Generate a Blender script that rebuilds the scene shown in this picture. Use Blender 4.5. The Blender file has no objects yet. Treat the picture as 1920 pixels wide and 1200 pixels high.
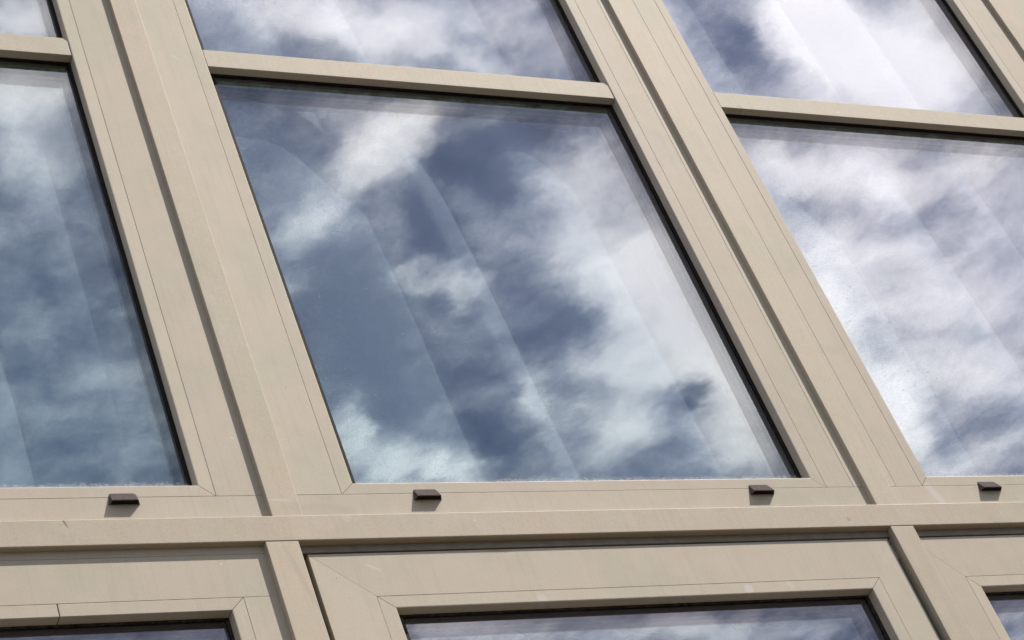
import bpy, bmesh, math, random
from mathutils import Vector, Matrix
random.seed(7)
scene = bpy.context.scene
COL = scene.collection

# ------------------------------------------------------------------ scale
# The facade is drawn in units of the camera's distance to it; S turns them into metres.
S = 2.6
EYE = 1.6
def P(x, d, z):
    """x along the facade, d depth behind the window frame face, z height above the eye -> metres"""
    return Vector((x * S, d * S, z * S + EYE))

# ------------------------------------------------------------------ camera
cd = bpy.data.cameras.new('camera')
cam = bpy.data.objects.new('camera', cd)
COL.objects.link(cam)
AZ, EL, ROLL, FPX = (0.638343, 0.670405, -0.406149, 4231.263606)
Fw = Vector((math.sin(AZ)*math.cos(EL), math.cos(AZ)*math.cos(EL), math.sin(EL)))
Rt = Fw.cross(Vector((0, 0, 1))).normalized()
Up = Rt.cross(Fw)
R2 = Rt*math.cos(ROLL) + Up*math.sin(ROLL)
U2 = -Rt*math.sin(ROLL) + Up*math.cos(ROLL)
m = Matrix((R2, U2, -Fw)).transposed().to_4x4()
m.translation = Vector((0, -S, EYE))
cam.matrix_world = m
cd.sensor_width = 36
cd.lens = FPX / 1920 * 36
cd.clip_start = 0.05
cd.clip_end = 500
scene.camera = cam

# ------------------------------------------------------------------ sun and sky
SUN = Vector((1.27, -1.0, 1.99)).normalized()
sd = bpy.data.lights.new('sun', 'SUN')
sd.energy = 4.5
sd.angle = math.radians(0.55)
sd.color = (1.0, 0.93, 0.84)
sun = bpy.data.objects.new('sun', sd)
sun.rotation_euler = SUN.to_track_quat('Z', 'Y').to_euler()
sun.location = (6, -6, 12)
COL.objects.link(sun)

class NT:
    """small helper to write node trees"""
    def __init__(s, tree):
        s.t = tree; s.n = tree.nodes; s.l = tree.links
    def new(s, kind, **kw):
        nd = s.n.new(kind)
        for k, v in kw.items(): setattr(nd, k, v)
        return nd
    def put(s, sock, v):
        if v is None: return
        if isinstance(v, bpy.types.NodeSocket): s.l.new(v, sock)
        else: sock.default_value = v
    def math(s, op, a, b=None, c=None, clamp=False):
        nd = s.new('ShaderNodeMath', operation=op, use_clamp=clamp)
        s.put(nd.inputs[0], a); s.put(nd.inputs[1], b)
        if c is not None: s.put(nd.inputs[2], c)
        return nd.outputs[0]
    def vmath(s, op, a, b=None, sc=None):
        nd = s.new('ShaderNodeVectorMath', operation=op)
        s.put(nd.inputs[0], a); s.put(nd.inputs[1], b)
        if sc is not None: s.put(nd.inputs['Scale'], sc)
        return nd.outputs['Value'] if op in ('DOT_PRODUCT', 'LENGTH') else nd.outputs[0]
    def noise(s, vec, scale, detail=4, rough=0.5, dist=0.0, out=0, lac=2.0):
        nd = s.new('ShaderNodeTexNoise')
        s.put(nd.inputs['Vector'], vec); nd.inputs['Scale'].default_value = scale
        nd.inputs['Detail'].default_value = detail; nd.inputs['Roughness'].default_value = rough
        nd.inputs['Distortion'].default_value = dist; nd.inputs['Lacunarity'].default_value = lac
        return nd.outputs[out]
    def ramp(s, fac, stops, interp='LINEAR'):
        nd = s.new('ShaderNodeValToRGB'); cr = nd.color_ramp; cr.interpolation = interp
        while len(cr.elements) < len(stops): cr.elements.new(0.5)
        for e, (p, c) in zip(cr.elements, stops):
            e.position = p; e.color = (c[0], c[1], c[2], 1) if len(c) == 3 else c
        s.put(nd.inputs[0], fac)
        return nd.outputs[0]
    def mix(s, fac, a, b, blend='MIX'):
        nd = s.new('ShaderNodeMix', data_type='RGBA', blend_type=blend)
        s.put(nd.inputs[0], fac)
        for sock, v in ((nd.inputs[6], a), (nd.inputs[7], b)):
            if isinstance(v, (tuple, list)) and len(v) == 3: v = (*v, 1)
            s.put(sock, v)
        return nd.outputs[2]
    def map(s, v, a, b, c, d):
        nd = s.new('ShaderNodeMapRange', clamp=True)
        s.put(nd.inputs[0], v)
        for i, q in enumerate((a, b, c, d)): nd.inputs[i+1].default_value = q
        return nd.outputs[0]

world = bpy.data.worlds.new('World')
scene.world = world
world.use_nodes = True
w = NT(world.node_tree); w.n.clear()
sky = w.new('ShaderNodeTexSky', sky_type='NISHITA')
sky.sun_disc = False
sky.sun_elevation = math.asin(SUN.z)
sky.sun_rotation = math.atan2(SUN.x, SUN.y)
sky.air_density = 1.0; sky.dust_density = 0.6; sky.ozone_density = 3.0
tc = w.new('ShaderNodeTexCoord')
sep = w.new('ShaderNodeSeparateXYZ'); w.put(sep.inputs[0], tc.outputs['Generated'])
zc = w.math('MAXIMUM', sep.outputs[2], 0.06)
cmb = w.new('ShaderNodeCombineXYZ')                       # where the view ray meets the cloud layer
w.put(cmb.inputs[0], w.math('DIVIDE', sep.outputs[0], zc))
w.put(cmb.inputs[1], w.math('DIVIDE', sep.outputs[1], zc))
pl = cmb.outputs[0]
warp = w.vmath('SUBTRACT', w.noise(pl, 5.0, 3, 0.55, out=1), (0.5, 0.5, 0.5))
warp2 = w.vmath('SUBTRACT', w.noise(pl, 22.0, 4, 0.6, out=1), (0.5, 0.5, 0.5))
plw = w.vmath('ADD', pl, w.vmath('SCALE', warp, sc=0.07))
plw = w.vmath('ADD', plw, w.vmath('SCALE', warp2, sc=0.055))
plw = w.vmath('MULTIPLY', plw, (1, 1, 0))
CLOUDS = [
  (0.6008, -0.8399, -2.086, 0.063, 0.0421, 0.527),
  (0.5771, -0.8854, -1.789, 0.061, 0.0286, 0.289),
  (0.5613, -0.9291, -1.926, 0.0501, 0.0308, 0.255),
  (0.5744, -0.8222, 3.049, 0.0663, 0.0304, 0.187),
  (0.5013, -0.8505, 1.796, 0.0619, 0.0378, -0.12),
  (0.6516, -1.0376, 2.173, 0.1626, 0.0492, -0.34),
  (0.6126, -1.0174, 1.953, 0.0952, 0.0611, -0.25),
  (0.6667, -0.879, 2.518, 0.0764, 0.0337, -0.38),
  (0.6517, -0.9237, 2.256, 0.0706, 0.0257, -0.25),
  (0.5329, -0.8613, 2.82, 0.0399, 0.0307, -0.1),
  (0.6923, -0.9682, 2.812, 0.0609, 0.0229, 0.425),
  (0.6511, -0.9665, 2.897, 0.0414, 0.0168, 0.102),
  (0.737, -0.8739, 2.274, 0.0587, 0.0386, 0.255),
  (0.7369, -0.9237, 2.019, 0.0549, 0.0478, 0.255),
  (0.7629, -0.8574, 2.43, 0.054, 0.0375, 0.17),
  (0.6906, -0.8393, -3.118, 0.0557, 0.0221, -0.14),
  (0.6535, -0.8241, 3.074, 0.0274, 0.0159, 0.043),
  (0.8234, -0.9557, 2.51, 0.1167, 0.0584, 0.408),
  (0.8973, -1.008, 2.408, 0.1572, 0.0529, 0.391),
  (0.7847, -0.947, -3.083, 0.0582, 0.0395, 0.212),
  (0.98, -1.0895, 2.328, 0.1327, 0.04, 0.357),
  (0.8702, -1.0609, 2.621, 0.0844, 0.039, 0.255),
  (0.8827, -1.1211, 2.645, 0.0866, 0.0352, 0.357),
  (0.8054, -1.0111, 2.461, 0.0649, 0.0243, -0.32),
  (0.7773, -1.0231, 2.258, 0.06, 0.0278, -0.15),
  (0.9374, -1.093, -3.053, 0.0381, 0.0221, -0.42),
  (0.9376, -1.1462, 2.626, 0.0621, 0.0395, -0.22),
  (0.8549, -1.1903, 2.194, 0.0533, 0.0301, 0.085),
  (1.0282, -1.1663, 2.868, 0.0741, 0.0406, 0.255),
  (0.8099, -1.1032, 2.176, 0.0894, 0.0216, 0.34),
  (0.8778, -1.1649, 2.52, 0.0487, 0.0318, 0.128),
  (0.7011, -1.1573, 2.8, 0.1073, 0.0382, 0.425),
  (0.7635, -1.1825, 2.805, 0.0558, 0.0225, 0.289),
  (0.663, -1.1333, 2.734, 0.0406, 0.021, 0.17),
  (0.7858, -1.1456, 2.23, 0.066, 0.0243, -0.22),
  (0.5232, -0.7636, -3.086, 0.0646, 0.0291, 0.323),
  (0.5801, -0.7657, 2.97, 0.0475, 0.0338, 0.306),
  (0.6299, -0.7819, 2.998, 0.0556, 0.0194, 0.255),
  (0.4763, -0.7768, 2.935, 0.0364, 0.0283, -0.06),
  (0.6458, -0.746, 3.069, 0.0398, 0.0246, 0.255),
  (0.55, -0.7504, 3.042, 0.0208, 0.0143, -0.1),
  (0.6846, -0.7764, 2.891, 0.0284, 0.0199, 0.085),
  (0.7951, -0.7563, 2.47, 0.0553, 0.0249, 0.085),
  (0.8249, -0.7578, 2.468, 0.0628, 0.0313, -0.3),
  (0.7984, -0.7292, 2.788, 0.0414, 0.0286, -0.1),
  (0.7656, -0.7284, 2.395, 0.0355, 0.0242, 0.212),
  (0.8806, -0.7337, 2.734, 0.0951, 0.0497, 0.527),
  (0.9359, -0.7702, 2.995, 0.1082, 0.0363, 0.425),
  (0.9799, -0.7516, 2.579, 0.1025, 0.0572, 0.357),
  (0.8509, -0.71, 3.063, 0.0549, 0.0304, 0.255),
  (0.8709, -0.7811, 3.066, 0.0414, 0.0218, 0.17),
  (0.89, -0.8528, 2.751, 0.0691, 0.0299, 0.383),
  (0.9657, -0.8575, 2.822, 0.0722, 0.0448, 0.34),
  (0.937, -0.8909, 2.658, 0.0627, 0.0221, -0.16),
  (0.981, -0.9205, 2.68, 0.0775, 0.0365, 0.255),
  (1.0172, -0.8644, 2.86, 0.0678, 0.0403, 0.238),
  (1.0708, -0.8394, 2.669, 0.0688, 0.042, 0.289),
  (1.07, -0.9045, 2.875, 0.0808, 0.0346, -0.08),
  (1.0098, -0.9926, 2.366, 0.0927, 0.0435, 0.383),
  (1.0771, -1.0141, 2.37, 0.0623, 0.0396, -0.14),
  (1.1203, -1.1008, 2.369, 0.1254, 0.0414, 0.374),
  (1.1231, -0.9946, 2.949, 0.0927, 0.0473, 0.153),
  (1.1915, -1.0548, 2.961, 0.0906, 0.0433, 0.289),
  (1.1827, -1.1336, 2.379, 0.1121, 0.0318, 0.272),
  (1.2409, -1.1268, -2.789, 0.0675, 0.0448, -0.28),
  (1.1802, -0.9744, 2.436, 0.0737, 0.0398, 0.102),
  (1.2571, -1.1824, -3.027, 0.0637, 0.0282, 0.102),
  (1.2928, -1.1546, 1.65, 0.0334, 0.0322, 0.17),
  (1.0469, -0.9337, 2.778, 0.0594, 0.0358, 0.102),
  (0.3487, -0.7787, 2.681, 0.0448, 0.0401, 0.357),
  (0.3655, -0.841, 3.035, 0.057, 0.0439, 0.212),
  (0.372, -0.9001, 2.996, 0.0472, 0.0362, 0.119),
  (0.4215, -0.956, 2.301, 0.0459, 0.0316, 0.051),
  (0.4015, -1.0047, 2.713, 0.0476, 0.039, -0.06),
  (0.4529, -1.0429, 2.184, 0.0675, 0.0303, -0.05),
  (0.4703, -1.0843, 2.278, 0.0419, 0.0326, 0.119),
  (0.4687, -1.1556, 2.249, 0.0651, 0.0286, -0.1),
  (0.4286, -1.1278, 1.842, 0.0674, 0.03, -0.04),
  (0.5072, -1.1559, 1.896, 0.0572, 0.0269, 0.034),
  (0.4049, -1.0853, 2.209, 0.0402, 0.032, 0.068),
  (1.0694, -0.9554, 2.617, 0.4645, 0.283, 0.289),
  (0.9177, -0.7298, 3.081, 0.2238, 0.083, 0.255),
  (0.5636, -0.7592, 3.12, 0.1863, 0.0576, 0.391),
  (0.8842, -1.0199, 2.361, 0.2446, 0.1533, 0.238),
  (0.3528, -0.8258, 2.29, 0.1009, 0.0887, 0.255),
  (0.6534, -1.043, 2.246, 0.1775, 0.1075, -0.08),
  (0.4327, -1.0035, 1.845, 0.2533, 0.1068, -0.06),
  (1.002, -1.393, 3.057, 0.4692, 0.0821, 0.212),
  (0.8452, -1.3897, 2.985, 0.088, 0.0346, 0.34),
  (0.9744, -1.3911, 2.948, 0.0816, 0.0352, 0.085),
  (1.0908, -1.4068, 2.993, 0.1074, 0.0368, 0.297),
  (1.2064, -1.4068, 2.946, 0.0925, 0.037, 0.043),
  (1.2735, -1.4196, 2.558, 0.0576, 0.0315, -0.1),
  (1.4572, -1.4068, 2.674, 0.0998, 0.0506, 0.085),
  (0.54, -1.3684, 3.057, 0.1559, 0.0323, 0.085),]
dens = w.math('MULTIPLY_ADD', w.noise(pl, 1.1, 3, 0.5), 0.5, 0.10)
for (cx, cy, rot, sx, sy, amp) in CLOUDS:                 # the banks and the gaps of the cloud layer
    mp = w.new('ShaderNodeMapping', vector_type='TEXTURE')
    w.put(mp.inputs[0], plw)
    mp.inputs['Location'].default_value = (cx, cy, 0)
    mp.inputs['Rotation'].default_value = (0, 0, rot)
    mp.inputs['Scale'].default_value = (sx, sy, 1)
    g = w.new('ShaderNodeTexGradient', gradient_type='SPHERICAL')
    w.put(g.inputs[0], mp.outputs[0])
    s_ = w.new('ShaderNodeMapRange', interpolation_type='SMOOTHSTEP')
    w.put(s_.inputs[0], g.outputs[1]); s_.inputs[4].default_value = amp
    dens = w.math('ADD', dens, s_.outputs[0])
n1 = w.noise(w.vmath('ADD', pl, w.vmath('SCALE', warp, sc=0.10)), 6.0, 9, 0.60)
n2 = w.noise(w.vmath('ADD', pl, w.vmath('SCALE', warp2, sc=0.03)), 24.0, 7, 0.68)
dens = w.math('ADD', dens, w.math('MULTIPLY', w.math('SUBTRACT', n1, 0.5), 0.72))
dens = w.math('ADD', dens, w.math('MULTIPLY', w.math('SUBTRACT', n2, 0.5), 0.66))
cover = w.ramp(dens, [(0.0, (0.08,)*3), (0.2, (0.2,)*3), (0.45, (0.62,)*3), (0.7, (0.94,)*3), (1.0, (1,)*3)], 'LINEAR')
# grey blue undersides against white, sunlit cloud
shade = w.noise(pl, 3.2, 6, 0.55)
white = w.ramp(dens, [(0.05, (3.1, 3.6, 4.9)), (0.35, (6.3, 6.6, 7.5)), (0.6, (10.2, 10.1, 10.2)), (0.82, (13.4, 13.0, 12.5)), (1.0, (16.2, 15.6, 14.8))])
white = w.mix(w.map(shade, 0.35, 0.62, 0.30, 0.0), white, (4.8, 5.2, 6.4))
blue = w.mix(1.0, sky.outputs[0], (0.20, 0.23, 0.30), 'MULTIPLY')
col = w.mix(cover, blue, white)
bg = w.new('ShaderNodeBackground'); w.put(bg.inputs[0], col); bg.inputs[1].default_value = 0.15
wo = w.new('ShaderNodeOutputWorld'); w.put(wo.inputs[0], bg.outputs[0])
world.cycles.sampling_method = 'MANUAL'
world.cycles.sample_map_resolution = 512

vs = scene.view_settings
vs.view_transform = 'Standard'; vs.look = 'None'; vs.exposure = 0.0; vs.gamma = 1.0
vs.use_curve_mapping = False
scene.render.engine = 'CYCLES'
scene.cycles.transparent_max_bounces = 16
scene.cycles.max_bounces = 8; scene.cycles.diffuse_bounces = 3
scene.cycles.glossy_bounces = 5
scene.cycles.use_denoising = True
scene.cycles.use_adaptive_sampling = True
scene.cycles.adaptive_threshold = 0.025

# ------------------------------------------------------------------ materials
def material(name):
    mt = bpy.data.materials.new(name); mt.use_nodes = True
    t = NT(mt.node_tree); t.n.clear()
    return mt, t
def finish(t, shader):
    o = t.new('ShaderNodeOutputMaterial'); t.put(o.inputs[0], shader)
def principled(t, color, rough=0.5, spec=0.3, metal=0.0, bump=None, bdist=0.001, bstr=0.5):
    b = t.new('ShaderNodeBsdfPrincipled')
    if isinstance(color, tuple): color = (*color[:3], 1)
    t.put(b.inputs['Base Color'], color); t.put(b.inputs['Roughness'], rough)
    t.put(b.inputs['Specular IOR Level'], spec); t.put(b.inputs['Metallic'], metal)
    if bump is not None:
        bp = t.new('ShaderNodeBump'); t.put(bp.inputs['Height'], bump)
        bp.inputs['Distance'].default_value = bdist; bp.inputs['Strength'].default_value = bstr
        t.put(b.inputs['Normal'], bp.outputs[0])
    return b.outputs[0]

MARKS = [(0.6782, 0.744, 0.00379, 0.00368, 0, (0.62, 0.6, 0.56), 0.45), (0.833, 0.7451, 0.00379, 0.00421, 0.3, (0.62, 0.6, 0.56), 0.55), (1.0278, 0.8235, 0.00379, 0.01158, -0.35, (0.62, 0.6, 0.56), 0.45), (0.8664, 0.7478, 0.00211, 0.00474, -0.4, (0.62, 0.6, 0.56), 0.3), (0.5617, 0.8078, 0.00337, 0.00368, 0, (0.62, 0.6, 0.56), 0.25), (0.3839, 0.8082, 0.00067, 0.00474, -0.35, (0.13, 0.11, 0.09), 0.8), (1.0496, 1.2457, 0.00055, 0.00368, -0.5, (0.13, 0.11, 0.09), 0.45), (0.8133, 0.8652, 0.00126, 0.00632, -0.4, (0.13, 0.11, 0.09), 0.22), (0.6605, 0.7819, 0.01095, 0.00158, 0, (0.36, 0.27, 0.19), 0.5), (0.5482, 0.8166, 0.02526, 0.00737, 0, (0.34, 0.31, 0.26), 0.25), (0.5537, 1.2503, 0.00084, 0.00421, -0.9, (0.62, 0.6, 0.56), 0.4), (0.9365, 0.7976, 0.00211, 0.00211, 0, (0.13, 0.11, 0.09), 0.3), (0.5217, 0.8235, 0.00926, 0.00105, 0.05, (0.62, 0.6, 0.56), 0.4), (0.9366, 1.167, 0.00253, 0.00632, -0.5, (0.13, 0.11, 0.09), 0.13), (0.6489, 0.8034, 0.00126, 0.00079, 0, (0.62, 0.6, 0.56), 0.6), (0.9473, 0.7873, 0.00126, 0.00079, 0, (0.13, 0.11, 0.09), 0.5), (0.5711, 0.7723, 0.00589, 0.00132, 0.55, (0.62, 0.6, 0.56), 0.35), (0.423, 0.8185, 0.00926, 0.00526, 0, (0.34, 0.31, 0.26), 0.3), (0.6235, 0.818, 0.00842, 0.00526, 0, (0.34, 0.31, 0.26), 0.3), (0.8768, 0.8174, 0.00842, 0.00526, 0, (0.34, 0.31, 0.26), 0.3), (0.5197, 0.7637, 0.00211, 0.03158, -0.2, (0.34, 0.31, 0.26), 0.25)]
BASE = (0.520, 0.460, 0.362)
def frame_material(name, base, warm, green, seed):
    """matt powder coated aluminium, chalky with age, uneven blush of pink and green, specks of dirt"""
    mt, t = material(name)
    geo = t.new('ShaderNodeNewGeometry'); pos = t.vmath('ADD', geo.outputs['Position'], (seed, seed*2.3, seed*.7))
    gr = t.noise(pos, 420, 3, 0.7)
    oi = t.new('ShaderNodeObjectInfo')
    c = t.mix(t.map(t.noise(pos, 3.1, 4, 0.6), 0.34, 0.66, 0, 1), base, warm)
    c = t.mix(t.map(t.noise(t.vmath('ADD', pos, (9, 4, 2)), 5.3, 5, 0.65), 0.46, 0.68, 0, 0.8), c, green)
    # piece to piece shade
    c = t.mix(1.0, c, t.ramp(oi.outputs['Random'], [(0.0, (0.95, 0.93, 0.925)), (0.5, (0.99, 0.985, 0.965)), (1.0, (1.035, 1.035, 1.01))]), 'MULTIPLY')
    # cloudy chalking and vertical rain wash
    cl = t.noise(pos, 17, 4, 0.7)
    c = t.mix(t.map(cl, 0.35, 0.7, 0, 0.20), c, (0.62, 0.59, 0.53))
    st = t.noise(t.vmath('MULTIPLY', pos, (110, 110, 3.5)), 1.0, 4, 0.65)
    c = t.mix(t.map(st, 0.50, 0.78, 0, 0.20), c, (0.30, 0.27, 0.23))
    # fine mottled grain
    c = t.mix(1.0, c, t.ramp(gr, [(0.3, (0.90,)*3), (0.7, (1.07,)*3)]), 'MULTIPLY')
    # dried smudges, a run and short scratches
    for (cx, cz, rx, rz, rot, colr, am) in MARKS:
        mp = t.new('ShaderNodeMapping', vector_type='TEXTURE'); t.put(mp.inputs[0], t.vmath('MULTIPLY', geo.outputs['Position'], (1, 0, 1)))
        mp.inputs['Location'].default_value = (cx*S, 0, cz*S+EYE); mp.inputs['Rotation'].default_value = (0, rot, 0)
        mp.inputs['Scale'].default_value = (rx*S, 1, rz*S)
        dd = t.math('ADD', t.vmath('LENGTH', mp.outputs[0]), t.math('MULTIPLY', gr, 0.8 if rx > 0.0005 else 0.15))
        c = t.mix(t.map(dd, 1.15, 1.45, am, 0.0), c, colr)
    # dirt specks
    vo = t.new('ShaderNodeTexVoronoi'); t.put(vo.inputs['Vector'], pos); vo.inputs['Scale'].default_value = 38
    rnd = t.math('GREATER_THAN', t.noise(t.vmath('SNAP', pos, (0.03,)*3), 31.0, 0, 0), 0.64)
    sp = t.math('MULTIPLY', t.math('LESS_THAN', vo.outputs['Distance'], 0.045), rnd)
    c = t.mix(t.math('MULTIPLY', sp, 0.55), c, (0.12, 0.10, 0.08))
    vo2 = t.new('ShaderNodeTexVoronoi'); t.put(vo2.inputs['Vector'], t.vmath('ADD', pos, (3, 1, 5))); vo2.inputs['Scale'].default_value = 30
    rn2 = t.math('GREATER_THAN', t.noise(t.vmath('SNAP', pos, (0.04,)*3), 23.0, 0, 0), 0.66)
    s2 = t.math('MULTIPLY', t.math('LESS_THAN', vo2.outputs['Distance'], 0.05), rn2)
    c = t.mix(t.math('MULTIPLY', s2, 0.5), c, (0.80, 0.78, 0.74))
    # grime gathers where the faces meet
    ao = t.new('ShaderNodeAmbientOcclusion', samples=4); ao.inputs['Distance'].default_value = 0.012
    bump = gr
    finish(t, principled(t, c, 0.62, 0.25, 0.0, bump, 0.0004, 0.35))
    return mt
M_frame = frame_material('beige_coated_aluminium', BASE, (0.538, 0.460, 0.374), (0.455, 0.432, 0.328), 0.0)
M_cover = frame_material('warm_beige_coated_aluminium', (0.515, 0.449, 0.348), (0.545, 0.448, 0.345), (0.452, 0.430, 0.318), 5.0)

M_edge = None
def simple(name, color, rough, spec=0.3, nscale=60, var=0.4, bdist=0.0006, light=None):
    mt, t = material(name)
    geo = t.new('ShaderNodeNewGeometry')
    n = t.noise(geo.outputs['Position'], nscale, 6, 0.65)
    hi = light or tuple(min(1, q*(1+var)) for q in color)
    c = t.mix(t.map(n, 0.35, 0.68, 0, 1), tuple(q*(1-var) for q in color), hi)
    finish(t, principled(t, c, rough, spec, 0, n, bdist, 0.6))
    return mt
M_gasket = simple('black_rubber', (0.014, 0.012, 0.012), 0.7, 0.2, 90, 0.3)
M_dirty = simple('dusty_black_rubber', (0.016, 0.013, 0.011), 0.8, 0.2, 120, 0.4, light=(0.07, 0.062, 0.055))
M_channel = simple('grey_channel', (0.27, 0.24, 0.19), 0.6, 0.3, 40, 0.15)
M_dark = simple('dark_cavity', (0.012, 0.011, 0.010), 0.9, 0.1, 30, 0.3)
M_brush = simple('dark_brush_seal', (0.10, 0.095, 0.08), 0.7, 0.3, 200, 0.3)
M_cap = simple('rough_brown_plastic', (0.045, 0.034, 0.032), 0.95, 0.15, 900, 0.5, 0.0012, light=(0.21, 0.17, 0.165))
M_green = simple('green_grey_spacer', (0.05, 0.10, 0.065), 0.55, 0.3, 22, 0.7, light=(0.25, 0.50, 0.32))
M_spacer = simple('black_spacer', (0.012, 0.013, 0.016), 0.4, 0.4, 60, 0.2)
M_edge = simple('highlit_coated_edge', (0.56, 0.505, 0.42), 0.5, 0.4, 45, 0.12)  # edge highlights put into the colour, paler than the frame
M_room = simple('grey_plaster', (0.16, 0.16, 0.17), 0.9, 0.1, 4, 0.1)
M_wall = simple('grey_render', (0.30, 0.28, 0.25), 0.9, 0.2, 9, 0.12)

TEAL = [(0.20, (0.63, 0.84, 0.88)), (0.32, (0.78, 0.895, 0.945)), (0.40, (0.865, 0.89, 0.965)), (0.48, (0.90, 0.885, 0.99)), (0.58, (0.95, 0.935, 1.0))]
VIOLET = [(0.20, (0.86, 0.84, 1.0)), (0.6, (0.96, 0.93, 1.0))]
def glass_material(name, front, tint, dusty, wave=0.004, coat=TEAL):
    mt, t = material(name)
    geo = t.new('ShaderNodeNewGeometry'); pos = geo.outputs['Position']
    lw = t.new('ShaderNodeLayerWeight'); lw.inputs['Blend'].default_value = 0.5
    fr = t.math('MULTIPLY_ADD', t.math('POWER', lw.outputs['Facing'], 5.0), 0.96, 0.04)
    # very slight roller waves in the pane
    wv = t.vmath('SUBTRACT', t.noise(t.vmath('MULTIPLY', pos, (1.0, 1.0, 1.6)), 1.7, 1, 0.4, out=1), (0.5, 0.5, 0.5))
    nrm = t.vmath('NORMALIZE', t.vmath('ADD', geo.outputs['Normal'], t.vmath('SCALE', wv, sc=wave)))
    refl = t.math('MULTIPLY_ADD', fr, front[1], front[0], clamp=True)
    gcol = t.ramp(lw.outputs['Facing'], coat)
    gl = t.new('ShaderNodeBsdfGlossy'); gl.inputs['Roughness'].default_value = 0.0
    t.put(gl.inputs['Color'], gcol); t.put(gl.inputs['Normal'], nrm)
    tr = t.new('ShaderNodeBsdfTransparent'); tr.inputs['Color'].default_value = (*tint, 1)
    ms = t.new('ShaderNodeMixShader'); t.put(ms.inputs[0], refl)
    t.put(ms.inputs[1], tr.outputs[0]); t.put(ms.inputs[2], gl.outputs[0])
    out = ms.outputs[0]
    if dusty:
        # dried rain spots and dust, thicker towards the left and lower edges of each pane
        uv = t.new('ShaderNodeUVMap'); sp = t.new('ShaderNodeSeparateXYZ'); t.put(sp.inputs[0], uv.outputs[0])
        ex = t.map(sp.outputs[0], 0.0, 0.55, 1.0, 0.0)
        ey = t.map(sp.outputs[1], 0.0, 0.10, 1.0, 0.0)
        ez = t.map(sp.outputs[1], 0.030, 0.046, 1.0, 0.0)
        nz = t.noise(pos, 5.0, 3, 0.6)
        xz = t.new('ShaderNodeCombineXYZ'); px = t.new('ShaderNodeSeparateXYZ'); t.put(px.inputs[0], pos)
        t.put(xz.inputs[0], px.outputs[0]); t.put(xz.inputs[1], px.outputs[2])
        def dots(scale, size, thr, off):
            q = t.vmath('ADD', xz.outputs[0], off)
            v = t.new('ShaderNodeTexVoronoi', voronoi_dimensions='2D'); t.put(v.inputs['Vector'], q); v.inputs['Scale'].default_value = scale
            wn = t.new('ShaderNodeSeparateColor'); t.put(wn.inputs[0], v.outputs['Color'])
            keep = t.math('GREATER_THAN', wn.outputs[0], thr)
            sz = t.math('MULTIPLY', wn.outputs[1], size)
            return t.math('MULTIPLY', t.math('LESS_THAN', v.outputs['Distance'], sz), keep)
        d1 = dots(430, 0.42, 0.50, (0, 0, 0)); d2 = dots(250, 0.30, 0.70, (1, 2, 3)); d3 = dots(80, 0.12, 0.75, (5, 1, 2))
        amt = t.math('ADD', t.math('MULTIPLY', ex, 0.65), 0.30)
        amt = t.math('MULTIPLY', amt, t.map(nz, 0.25, 0.75, 0.5, 1.2))
        spots = t.math('ADD', t.math('MULTIPLY', d1, 0.13), t.math('ADD', t.math('MULTIPLY', d2, 0.26), t.math('MULTIPLY', d3, 0.5)))
        spots = t.math('MULTIPLY', spots, amt)
        film = t.math('MULTIPLY', t.math('MULTIPLY', ey, 0.06), t.noise(pos, 60, 1, 0.7))
        rim = t.math('MULTIPLY', t.map(t.math('ADD', ez, t.math('MULTIPLY', t.noise(pos, 160, 1, 0.8), 1.2)), 1.12, 1.6, 0, 1), 0.38)
        dust = t.math('ADD', t.math('ADD', spots, film), t.math('ADD', rim, 0.012), clamp=True)
        # faint scratches
        df = t.new('ShaderNodeBsdfDiffuse'); df.inputs['Color'].default_value = (0.62, 0.64, 0.66, 1)
        m2 = t.new('ShaderNodeMixShader'); t.put(m2.inputs[0], dust)
        t.put(m2.inputs[1], out); t.put(m2.inputs[2], df.outputs[0]); out = m2.outputs[0]
    finish(t, out)
    return mt
M_outer = glass_material('outer_glass', (0.10, 2.0), (0.975, 0.985, 0.98), True)
M_outer_violet = glass_material('violet_outer_glass', (0.10, 2.0), (0.975, 0.985, 0.98), True, coat=VIOLET)
M_outer_clean = glass_material('outer_glass_inner_face', (0.0, 1.0), (0.975, 0.985, 0.98), False)
M_inner = glass_material('inner_glass', (0.175, 1.2), (0.975, 0.985, 0.98), False)

def curtain_material():
    mt, t = material('pale_blue_grey_curtain')
    geo = t.new('ShaderNodeNewGeometry')
    n = t.noise(t.vmath('MULTIPLY', geo.outputs['Position'], (300, 300, 60)), 1.0, 3, 0.6)
    c = t.mix(n, (0.32, 0.38, 0.49), (0.39, 0.45, 0.56))
    finish(t, principled(t, c, 0.9, 0.1, 0, n, 0.0005, 0.3))
    return mt
M_curtain = curtain_material()
def ground_material():
    mt, t = material('grey_paving')
    geo = t.new('ShaderNodeNewGeometry')
    br = t.new('ShaderNodeTexBrick'); t.put(br.inputs['Vector'], geo.outputs['Position']); br.inputs['Scale'].default_value = 1.6
    br.inputs['Color1'].default_value = (0.105, 0.088, 0.064, 1); br.inputs['Color2'].default_value = (0.090, 0.075, 0.054, 1)
    br.inputs['Mortar'].default_value = (0.04, 0.038, 0.035, 1); br.inputs['Mortar Size'].default_value = 0.008
    n = t.noise(geo.outputs['Position'], 8, 6, 0.6)
    c = t.mix(0.5, br.outputs[0], t.ramp(n, [(0.3, (0.06, 0.05, 0.036)), (0.7, (0.12, 0.10, 0.072))]))
    finish(t, principled(t, c, 0.9, 0.2, 0, n, 0.003, 0.5))
    return mt
M_ground = ground_material()

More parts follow.
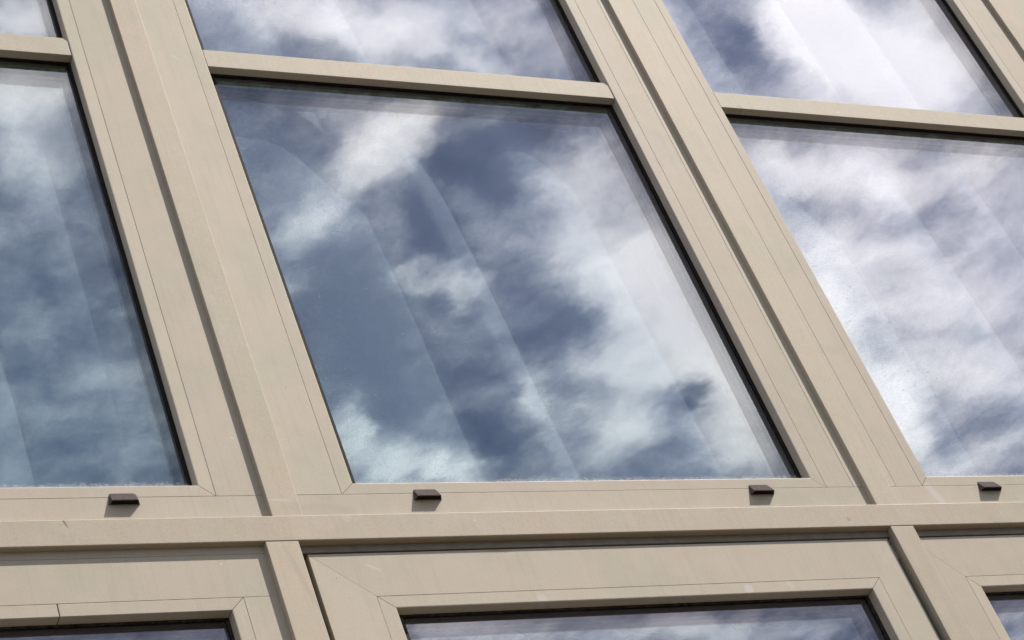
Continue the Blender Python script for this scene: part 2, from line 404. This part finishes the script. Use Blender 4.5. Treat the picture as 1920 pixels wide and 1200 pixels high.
# ------------------------------------------------------------------ mesh helpers
def mesh_object(name, verts, faces, mat, parent=None, label=None, smooth=False, uvs=None):
    me = bpy.data.meshes.new(name)
    me.from_pydata([tuple(v) for v in verts], [], faces)
    me.materials.append(mat)
    if uvs:
        ul = me.uv_layers.new(name='UVMap')
        for lp in me.loops: ul.data[lp.index].uv = uvs[lp.vertex_index]
    if smooth:
        for pg in me.polygons: pg.use_smooth = True
    me.update()
    o = bpy.data.objects.new(name, me)
    if parent is not None:
        o.parent = parent
        o.matrix_parent_inverse = Matrix.Translation(-parent.location)
    if label: o['label'] = label
    COL.objects.link(o)
    return o
def inset(poly, d):
    """move every edge of a convex polygon (counter-clockwise, metres) inwards by d (number or list)"""
    n = len(poly)
    ds = d if isinstance(d, (list, tuple)) else [d]*n
    lines = []
    for i in range(n):
        ax, az = poly[i]; bx, bz = poly[(i+1) % n]
        ex, ez = bx-ax, bz-az; L = math.hypot(ex, ez)
        nx, nz = -ez/L, ex/L
        lines.append((ax+nx*ds[i], az+nz*ds[i], ex/L, ez/L))
    out = []
    for i in range(n):
        x1, z1, a1, b1 = lines[i-1]; x2, z2, a2, b2 = lines[i]
        det = a1*b2 - b1*a2
        if abs(det) < 1e-9: out.append((x2, z2)); continue
        t = ((x2-x1)*b2 - (z2-z1)*a2)/det
        out.append((x1+a1*t, z1+b1*t))
    return out
def ccw(poly):
    a = sum(poly[i-1][0]*poly[i][1]-poly[i][0]*poly[i-1][1] for i in range(len(poly)))
    return poly if a > 0 else poly[::-1]
def plate(poly, d0, d1, bevel=0.0009, gap=0.0):
    """a solid piece with the outline poly [(x,z)...] on the facade, from depth d0 (front) to d1, edges eased"""
    raw = [(x*S, z*S+EYE) for x, z in poly]
    pm = ccw(raw); flip = pm is not raw
    if gap: pm = inset(pm, gap)
    y0, y1 = d0*S, d1*S
    bl = bevel if isinstance(bevel, (list, tuple)) else [bevel]*len(pm)
    if flip: bl = [bl[(len(pm)-2-i) % len(pm)] for i in range(len(pm))]
    bm_ = max(bl)
    rings = [(inset(pm, bl), y0), (inset(pm, [b*0.3 for b in bl]), y0+bm_*0.3), (pm, y0+bm_), (pm, y1)]
    n = len(pm); V = []; Fc = []
    for pr, y in rings: V += [(x, y, z) for x, z in pr]
    Fc.append(tuple(range(n)))
    for k in range(3):
        for i in range(n):
            j = (i+1) % n
            Fc.append((k*n+i, (k+1)*n+i, (k+1)*n+j, k*n+j))
    Fc.append(tuple(3*n+i for i in reversed(range(n))))
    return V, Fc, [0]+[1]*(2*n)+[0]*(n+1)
def join(*parts):
    V = []; Fc = []; Mi = []
    for p_ in parts:
        b = len(V); V += p_[0]; Fc += [tuple(i+b for i in q) for q in p_[1]]
        Mi += p_[2] if len(p_) > 2 else [0]*len(p_[1])
    return V, Fc, Mi
def rect(x0, x1, z0, z1): return [(x0, z0), (x1, z0), (x1, z1), (x0, z1)]
def part(name, vf, mat, parent, label=None):
    o = mesh_object(name, vf[0], vf[1], mat, parent, label)
    if len(vf) > 2 and mat in (M_frame, M_cover):          # a paler colour paints highlights onto the eased edges
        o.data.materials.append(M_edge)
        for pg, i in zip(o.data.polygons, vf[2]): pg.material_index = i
    return o
def thing(name, label, cat, loc, group=None):
    o = bpy.data.objects.new(name, None); o.empty_display_size = 0.1
    o.location = loc; o['label'] = label; o['category'] = cat
    if group: o['group'] = group
    COL.objects.link(o)
    return o
G = 0.00024      # half of a joint between two pieces (metres)

# ------------------------------------------------------------------ measured positions (facade units)
GL = 0.0090      # front of the outer pane behind the frame face
GL2 = 0.0165     # front of the inner pane
PITCH = 0.4550
UZ0, UZB, UZG = 0.8098, 0.8305, 0.8395      # upper window: sill, bead groove, glass opening
TZ0, TZ1 = 1.2440, 1.2630                   # transom
TOP_ARRIS, TOP_GROOVE, TOP_END = 1.600, 1.610, 1.650
LZ_TOP, LZG, LZA = 0.7910, 0.7505, 0.7412   # lower window
LOW_ARRIS, LOW_GROOVE, LOW_END = 0.300, 0.290, 0.250
# per column: cover left/right, groove left, opening left, opening right, groove right
COLS = {
 0: dict(c0=0.0600, gl=0.1115, al=0.1215, ar=0.4740, gr=0.4838, nx=0.5140),
 1: dict(c0=0.5140, gl=0.5668, al=0.5768, ar=0.9268, gr=0.9367, nx=0.9680),
 2: dict(c0=0.9680, gl=1.0205, al=1.0292, ar=1.3763, gr=1.3858, nx=1.4178),
 3: dict(c0=1.4178, gl=1.4740, al=1.4840, ar=1.8340, gr=1.8440, nx=1.8730),
}
CW = 0.0203
LCOLS = {
 0: dict(c0=0.0500, c1=0.0710, gl=0.1100, al=0.1200, ar=0.4728, gr=0.4821, nx=0.5040),
 1: dict(c0=0.5040, c1=0.5253, gl=0.5668, al=0.5773, ar=0.9315, gr=0.9417, nx=0.9692),
 2: dict(c0=0.9692, c1=0.9888, gl=1.0146, al=1.0240, ar=1.3790, gr=1.3890, nx=1.4180),
 3: dict(c0=1.4180, c1=1.4380, gl=1.4740, al=1.4840, ar=1.8340, gr=1.8440, nx=1.8730),
}

# ------------------------------------------------------------------ setting
def struct(name, V, Fc, mat):
    o = mesh_object(name, V, Fc, mat); o['kind'] = 'structure'; return o
def box(x0, x1, y0, y1, z0, z1):
    V = [(x, y, z) for x in (x0, x1) for y in (y0, y1) for z in (z0, z1)]
    return V, [(0,1,3,2), (4,6,7,5), (0,4,5,1), (2,3,7,6), (0,2,6,4), (1,5,7,3)]
struct('ground', [(-200,-200,0),(200,-200,0),(200,200,0),(-200,200,0)], [(0,1,2,3)], M_ground)
XL, XR = 0.02*S, 1.93*S
ZB, ZT = LOW_END*S+EYE, TOP_END*S+EYE
# the plain wall round the glazed bay, and the rooms behind it
Wv = join(box(-3.5, XL, 0.0, 0.35, 0.0, ZT+1.4), box(XR, 9.0, 0.0, 0.35, 0.0, ZT+1.4),
          box(XL, XR, 0.0, 0.35, 0.0, ZB), box(XL, XR, 0.0, 0.35, ZT, ZT+1.4))
struct('building_wall', Wv[0], Wv[1], M_wall)
zs = 0.802*S+EYE
rm = join(box(XL-.1, XR+.1, 3.0, 3.1, ZB-.6, ZT+.3), box(XL-.2, XL-.1, 0.36, 3.1, ZB-.6, ZT+.3), box(XR+.1, XR+.2, 0.36, 3.1, ZB-.6, ZT+.3),
          box(XL-.1, XR+.1, 0.36, 3.0, ZB-.7, ZB-.6), box(XL-.1, XR+.1, 0.36, 3.0, ZT+.3, ZT+.4), box(XL-.1, XR+.1, 0.12, 3.0, zs-0.06, zs+0.02))
struct('interior_wall', rm[0], rm[1], M_room)
struct('roof', *box(-3.5, 9.0, -0.02, 3.4, ZT+1.4, ZT+1.6), M_wall)

# ------------------------------------------------------------------ glazing shared by every light
def pane(poly4, d0, thick, mat, parent):
    (x0, z0), (x1, z1) = poly4
    V = []; uv = []
    for d in (d0*S, d0*S+thick):
        for (x, z), q in (((x0, z0), (0, 0)), ((x1, z0), (1, 0)), ((x1, z1), (1, (z1-z0)/0.38)), ((x0, z1), (0, (z1-z0)/0.38))):
            V.append((x*S, d, z*S+EYE)); uv.append(q)
    Fc = [(0,1,2,3), (7,6,5,4), (0,4,5,1), (1,5,6,2), (2,6,7,3), (3,7,4,0)]
    o = mesh_object('glass_pane', V, Fc, mat, parent, uvs=uv)
    if True:                                     # rain spots only on the weather side
        o.data.materials.append(M_outer_clean)
        for i, pg in enumerate(o.data.polygons): pg.material_index = 0 if i == 0 else 1
    return o
def ring(x0, x1, z0, z1, wl, wr, wb, wt, d0, d1, bevel=0.0004):
    """a mitred rectangular ring of four pieces; widths inwards"""
    a = [(x0, z0), (x1, z0), (x1, z1), (x0, z1)]
    b = [(x0+wl, z0+wb), (x1-wr, z0+wb), (x1-wr, z1-wt), (x0+wl, z1-wt)]
    return join(*[plate([a[i], a[(i+1) % 4], b[(i+1) % 4], b[i]], d0, d1, bevel) for i in range(4)])
def glazing(parent, x0, x1, z0, z1, top_green=False, rubber=None, outer=None):
    """rubber, spacer and two panes in the opening x0..x1, z0..z1"""
    e = 0.004
    part('gasket', ring(x0-e, x1+e, z0-e, z1+e, e+0.0064, e+0.0018, e+0.0012, e+0.0010, GL-0.0016, GL-0.0002, 0.0012), rubber or M_gasket, parent)
    pane(((x0-e, z0-e), (x1+e, z1+e)), GL, 0.006, outer or M_outer, parent)
    g = GL + 0.0026
    sp = ring(x0-e, x1+e, z0-e, z1+e, e+0.003, e+0.003, e+0.003, e+0.003, g, GL2-0.0003, 0.0006)
    if top_green:
        a = plate(rect(x0+0.003, x1-0.003, z1-0.0034, z1-0.0005), g, GL2-0.0003, 0.0004)
        part('glazing_spacer', sp, M_spacer, parent)
        part('glazing_spacer', a, M_green, parent, 'green grey spacer bar along the top edge of the glass')
    else:
        part('glazing_spacer', sp, M_spacer, parent)
    pane(((x0-e, z0-e), (x1+e, z1+e)), GL2, 0.006, M_inner, parent)
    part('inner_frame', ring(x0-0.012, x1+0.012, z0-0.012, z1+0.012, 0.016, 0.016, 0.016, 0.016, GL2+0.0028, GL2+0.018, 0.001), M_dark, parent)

def drain_cap_mesh(x, z):
    """hood shaped rain cap: sloping top, tapered cheeks, open underneath"""
    W, H, T = 0.0196, 0.0090, 0.0047
    def shell(o, b):
        # o: how far inside the outer skin (metres)
        k = o/S
        return [
          (k, 0, 0-b), (0.0020+k, 0, H-0.0004-k), (0.0036+k, 0, H-k), (W-0.0024-k, 0, H-k), (W-0.0010-k, 0, H-0.0010-k), (W-k, 0, 0-b),
          (0.0012+k, -T+k, 0-b), (0.0014+k, -T+k, 0.0003), (0.0024+k, -T+k, 0.0006-k*.3), (W-0.0030-k, -T+k, 0.0006-k*.3), (W-0.0022-k, -T+k, 0.0003), (W-0.0020-k, -T+k, 0-b)]
    A = shell(0, 0); B = shell(0.0016, 0)
    V = [P(x+a, d, z+h) for a, d, h in A] + [P(x+a, d, z+h) for a, d, h in B]
    Fc = []
    for i in range(5): Fc.append((i, i+1, 7+i, 6+i))
    Fc.append((6, 7, 8, 9, 10, 11))
    Fc += [tuple(12+i for i in reversed(q)) for q in list(Fc)]
    rim = [0, 6, 11, 5]
    for i in range(3): Fc.append((rim[i], rim[i+1], 12+rim[i+1], 12+rim[i]))
    # black wedge added inside the hood, standing in for the shade there
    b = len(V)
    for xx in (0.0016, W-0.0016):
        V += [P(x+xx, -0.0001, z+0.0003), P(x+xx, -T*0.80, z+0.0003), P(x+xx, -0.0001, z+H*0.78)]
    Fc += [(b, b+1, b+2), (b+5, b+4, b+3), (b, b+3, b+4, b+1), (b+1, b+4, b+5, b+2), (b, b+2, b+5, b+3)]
    return V, Fc
def drain_cap(parent, x, z):
    V, Fc = drain_cap_mesh(x, z)
    o = mesh_object('drain_cap', V, Fc, M_cap, parent)
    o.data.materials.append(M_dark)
    for i in list(range(6, 12))+list(range(15, 20)): o.data.polygons[i].material_index = 1  # inner faces and wedge near black: the opening's shade as colour
    bv = o.modifiers.new('bevel', 'BEVEL'); bv.width = 0.0007; bv.segments = 2; bv.limit_method = 'ANGLE'
    return o
BACK = 0.0078
def jv(): return random.choice((0.5, 0.8, 1.0, 1.25))
def beads(parent, x0, x1, z0, z1, X0, X1, Z0, Z1, split=None, skip_top=False, depth=BACK):
    """four mitred glazing beads: inner opening x0..z1, outer edge X0..Z1"""
    a = [(X0, Z0), (X1, Z0), (X1, Z1), (X0, Z1)]; b = [(x0, z0), (x1, z0), (x1, z1), (x0, z1)]
    for i in range(4):
        poly = [a[i], a[(i+1) % 4], b[(i+1) % 4], b[i]]
        if i == 2 and split:
            q = split
            part('glazing_bead', plate([a[2], (q, Z1), (q, z1), b[2]], 0.0, depth, 0.0009, G), M_frame, parent)
            part('glazing_bead', plate([(q-0.0004, Z1), a[3], b[3], (q-0.0004, z1)], 0.0, depth, 0.0009, G), M_frame, parent)
        else:
            part('glazing_bead', plate(poly, 0.0, depth, [0.0005, 0.0003, 0.0017, 0.0003], G*jv()), M_frame, parent)

# ------------------------------------------------------------------ windows of the upper row
UPPER_LABEL = {
 0: 'dull blue grey upper window cut off by the photo edge, one drain cap in view',
 1: 'large window above the rail with dark blue and cloudy reflections and two drain caps',
 2: 'upper right window above the rail, nearly white cloud reflection filling its glass',
 3: 'beige window jamb in the top right corner beyond the last cover strip'}
CAPS = {0: [0.4148, 0.150], 1: [0.6148, 0.8700], 2: [1.0700, 1.330], 3: [1.520, 1.790]}
wins = []
for k, c in COLS.items():
    t = thing('window_unit', UPPER_LABEL[k], 'window', P((c['al']+c['ar'])/2, 0, UZ0), 'windows of the upper row')
    wins.append(t)
    xl = c['c0']+0.004; xr = c['nx']+CW-0.004
    # bottom member, side members
    part('bottom_rail', plate(rect(xl, c['nx']+0.004, UZ0-0.006, UZB), 0.0, 0.012, 0.0006, G), M_frame, t)
    if k == 2:
        part('side_frame', plate(rect(xl, 0.9975, UZB, TOP_END), 0.0, 0.012, 0.0006, G), M_frame, t)
        part('side_frame', plate(rect(0.9975, c['gl'], UZB, TOP_END), 0.0, 0.012, 0.0006, G), M_frame, t)
    else:
        part('side_frame', plate(rect(xl, c['gl'], UZB, TOP_END), 0.0, 0.012, 0.0006, G), M_frame, t)
    if k == 1:
        part('side_frame', plate(rect(c['gr'], 0.9600, UZB, TOP_END), 0.0, 0.012, 0.0006, G), M_frame, t)
        part('side_frame', plate(rect(0.9600, c['nx']+0.004, UZB, TOP_END), 0.0, 0.012, 0.0006, G*1.6), M_frame, t)
    else:
        part('side_frame', plate(rect(c['gr'], c['nx']+0.004, UZB, TOP_END), 0.0, 0.012, 0.0006, G), M_frame, t)
    part('head_frame', plate(rect(c['gl'], c['gr'], TOP_GROOVE, TOP_END), 0.0, 0.012, 0.0006, G), M_frame, t)
    beads(t, c['al'], c['ar'], UZG, TOP_ARRIS, c['gl'], c['gr'], UZB, TOP_GROOVE)
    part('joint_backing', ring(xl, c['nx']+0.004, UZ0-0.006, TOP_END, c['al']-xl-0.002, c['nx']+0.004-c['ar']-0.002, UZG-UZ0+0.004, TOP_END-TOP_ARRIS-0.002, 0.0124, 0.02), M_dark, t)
    # transom with chamfered end
    poly = [(c['al']+0.0005, TZ0), (c['ar']-0.0005, TZ0), (c['ar']-0.0005, TZ1-0.0035), (c['ar']-0.0035, TZ1), (c['al']+0.0005, TZ1)]
    part('transom', plate(poly, 0.0006, 0.0074, 0.0009), M_frame, t)
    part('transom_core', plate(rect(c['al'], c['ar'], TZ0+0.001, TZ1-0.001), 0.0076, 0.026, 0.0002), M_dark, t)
    glazing(t, c['al'], c['ar'], UZG, TZ0, top_green=True)
    glazing(t, c['al'], c['ar'], TZ1, TOP_ARRIS)
    for x in CAPS[k]: drain_cap(t, x, 0.8246)

# ------------------------------------------------------------------ windows of the lower row
LOWER_LABEL = {
 0: 'lower left window under the rail with a split upper bead and a flush frame',
 1: 'lower middle opening window, set apart by a dark gap along its top and left side',
 2: 'window under the rail with only a frame corner and a little glass in view',
 3: 'window under the rail beyond the right edge of the photo'}
for k, c in LCOLS.items():
    t = thing('window_unit', LOWER_LABEL[k], 'window', P((c['al']+c['ar'])/2, 0, LOW_END), 'windows of the lower row')
    xl = c['c0']+0.004; xr = c['nx']+0.004
    if k == 0 or k == 3:
        part('head_strip', plate(rect(xl, xr, 0.7853, 0.800), 0.0, 0.012, 0.0004, G), M_channel if k == 3 else M_frame, t)
        part('head_frame', plate(rect(xl, xr, LZG+0.0030, 0.7853), 0.0, 0.012, 0.0005, G), M_frame, t)
        zg, za = LZG+0.0030, LZA+0.0032
        part('side_frame', plate(rect(xl, c['gl'], LOW_END, zg), 0.0, 0.012, 0.0005, G), M_frame, t)
        part('side_frame', plate(rect(c['gr'], xr, LOW_END, zg), 0.0, 0.012, 0.0005, G), M_frame, t)
        part('bottom_rail', plate(rect(c['gl'], c['gr'], LOW_END, LOW_GROOVE), 0.0, 0.012, 0.0005, G), M_frame, t)
        beads(t, c['al'], c['ar'], LOW_ARRIS, za, c['gl'], c['gr'], LOW_GROOVE, zg, split=0.3705 if k == 0 else None)
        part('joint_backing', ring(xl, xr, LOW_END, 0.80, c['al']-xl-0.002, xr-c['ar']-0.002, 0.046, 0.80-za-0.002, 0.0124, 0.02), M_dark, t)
    else:
        zg, za = (LZG, LZA) if k == 1 else (0.7485, 0.7392)
        sx0 = 0.5309 if k == 1 else 0.984
        sx1 = 0.9650 if k == 1 else 1.4110
        sz1 = 0.7836
        # fixed outer frame behind the gap
        part('head_strip', plate(rect(xl, xr, 0.7856, 0.800), 0.0009, 0.014, 0.0010), M_channel, t)
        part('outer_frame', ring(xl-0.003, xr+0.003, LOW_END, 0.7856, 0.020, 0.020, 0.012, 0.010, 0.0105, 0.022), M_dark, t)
        a = [(sx0, LOW_END+0.004), (sx1, LOW_END+0.004), (sx1, sz1), (sx0, sz1)]
        b = [(c['gl'], LOW_GROOVE), (c['gr'], LOW_GROOVE), (c['gr'], zg), (c['gl'], zg)]
        for i in range(4):
            part('sash_frame', plate([a[i], a[(i+1) % 4], b[(i+1) % 4], b[i]], 0.0, 0.0088, [0.0006, 0.0 if i == 1 else 0.0002, 0.0004, 0.0 if i == 2 else 0.0002], G*0.2 if i in (0, 3) else 0.0), M_frame, t)
        beads(t, c['al'], c['ar'], LOW_ARRIS, za, c['gl'], c['gr'], LOW_GROOVE, zg)
        part('joint_backing', ring(sx0+0.002, sx1-0.002, LOW_END+0.006, sz1-0.002, c['al']-sx0-0.004, sx1-c['ar']-0.004, 0.04, sz1-za-0.004, 0.009, 0.0104), M_dark, t)
        # brush seal in the gap beside the sash
        V = []; Fc = []
        for zz in (LOW_END+0.01, 0.7800):
            for i in range(10):
                a_ = i/10*math.tau
                V.append(P(sx1+0.0021+0.0010*math.cos(a_), 0.0030+0.0012*math.sin(a_), zz))
        for i in range(10): Fc.append((i, (i+1) % 10, 10+(i+1) % 10, 10+i))
        Fc += [tuple(reversed(range(10))), tuple(range(10, 20))]
        part('brush_seal', (V, Fc), M_brush, t)
        if k == 1:
            part('hinge_clip', plate(rect(sx1+0.0010, sx1+0.0034, 0.7660, 0.7790), 0.0012, 0.005, 0.0012), M_channel, t)
    glazing(t, c['al'], c['ar'], LOW_ARRIS, za, rubber=M_dirty, outer=M_outer_violet)

# ------------------------------------------------------------------ the grid of covers and the rail between the rows
fw = thing('facade_framework', 'beige metal grid of long vertical cover strips crossing one horizontal rail between the windows', 'facade frame', P(0.96, 0, 0.80))
part('horizontal_rail', plate(rect(0.030, 1.92, 0.7910, 0.8102), -0.0050, 0.004, 0.0012), M_cover, fw)
part('rail_drip', plate(rect(0.030, 1.92, 0.7925, 0.8), 0.0005, 0.003, 0.0003), M_cover, fw)
for k in list(COLS)+[4]:
    x = COLS[k]['c0'] if k < 4 else 1.8730
    part('mullion_cover', plate(rect(x, x+CW, 0.8104, TOP_END), -0.0040, 0.0, 0.0010), M_cover, fw)
    if k < 4:
        lx0, lx1 = LCOLS[k]['c0'], LCOLS[k]['c1']
    else: lx0, lx1 = 1.8730, 1.8933
    part('mullion_cover', plate(rect(lx0, lx1, LOW_END, 0.7907), -0.0047, 0.0, 0.0010), M_cover, fw)
    if k in (2, 3): part('cover_return', plate(rect(lx0+0.0002, lx0+0.0030, LOW_END, 0.7907), 0.0001, 0.0075, 0.0002), M_cover, fw)
    if k < 4: part('mullion_core', plate(rect(lx0+0.005, lx1-0.005, LOW_END, 0.7907), 0.0002, 0.02, 0.0002), M_dark, fw)
part('head_cover', plate(rect(0.03, 1.92, TOP_END-0.010, TOP_END+0.012), -0.0052, 0.0, 0.001), M_cover, fw)
part('sill_cover', plate(rect(0.03, 1.92, LOW_END-0.012, LOW_END+0.010), -0.0052, 0.0, 0.001), M_cover, fw)

# ------------------------------------------------------------------ curtains
CD = 0.06
def curtain(label, x0, x1, z0, z1, folds, lean, amp=0.036):
    """folds: x of each sharp fold (facade units, seen at depth CD); lean(z): sideways drift"""
    xs = sorted(folds)
    NX, NZ = 260, 40
    edges = [x0-0.03]+xs+[x1+0.03]
    def g(x):
        for a, b in zip(edges, edges[1:]):
            if a <= x <= b:
                u = (x-a)/(b-a); wdt = min(1.0, (b-a)/0.06)
                # falls quickly after the fold, then swells towards the next
                return amp*wdt*(-(1-(1-min(u/0.35, 1))**2) if u < 0.35 else -1+((u-0.35)/0.65)**1.7)
        return 0
    V = []; Fc = []
    for j in range(NZ+1):
        z = z0+(z1-z0)*j/NZ
        for i in range(NX+1):
            x = x0+(x1-x0)*i/NX
            xx = x - lean(z)
            V.append(P(x, CD+g(xx)+0.0012*math.sin(x*90+z*9), z))
    for j in range(NZ):
        for i in range(NX):
            a = j*(NX+1)+i
            Fc.append((a, a+1, a+NX+2, a+NX+1))
    o = mesh_object('curtain', V, Fc, M_curtain, smooth=True)
    o['label'] = label; o['category'] = 'curtain'; o['group'] = 'curtains behind the windows'
    sm = o.modifiers.new('cloth thickness', 'SOLIDIFY'); sm.thickness = 0.002
    return o
def lean1(z): return -0.0154*((z-0.98)/0.25)**1.5 if z > 0.98 else 0.005*(0.98-z)/0.09
def lean2(z): return -0.013*max(0, (z-0.977))/0.28
def lean0(z): return -0.003*max(0, (z-0.95))/0.06
curtain('pale curtain hanging behind the glass of the upper left window', 0.10, 0.52, 0.825, 1.66, [0.15, 0.24, 0.32, 0.397], lean0)
curtain('grey blue curtain with long slanting folds behind the large middle window', 0.575, 0.985, 0.825, 1.66, [0.718, 0.781, 0.93], lean1)
curtain('curtain with one long slanting fold behind the upper right window', 1.02, 1.46, 0.825, 1.66, [1.1445, 1.25, 1.334, 1.43], lean2)
curtain('curtain behind the lower middle opening window', 0.57, 1.0, 0.27, 0.795, [0.64, 0.70, 0.79, 0.86, 0.93], lambda z: 0)
curtain('curtain behind the lower right window', 1.02, 1.46, 0.27, 0.795, [1.08, 1.16, 1.24, 1.35], lambda z: 0)
curtain('curtain behind the lower left window', 0.10, 0.515, 0.27, 0.795, [0.16, 0.24, 0.31, 0.38, 0.45], lambda z: 0)
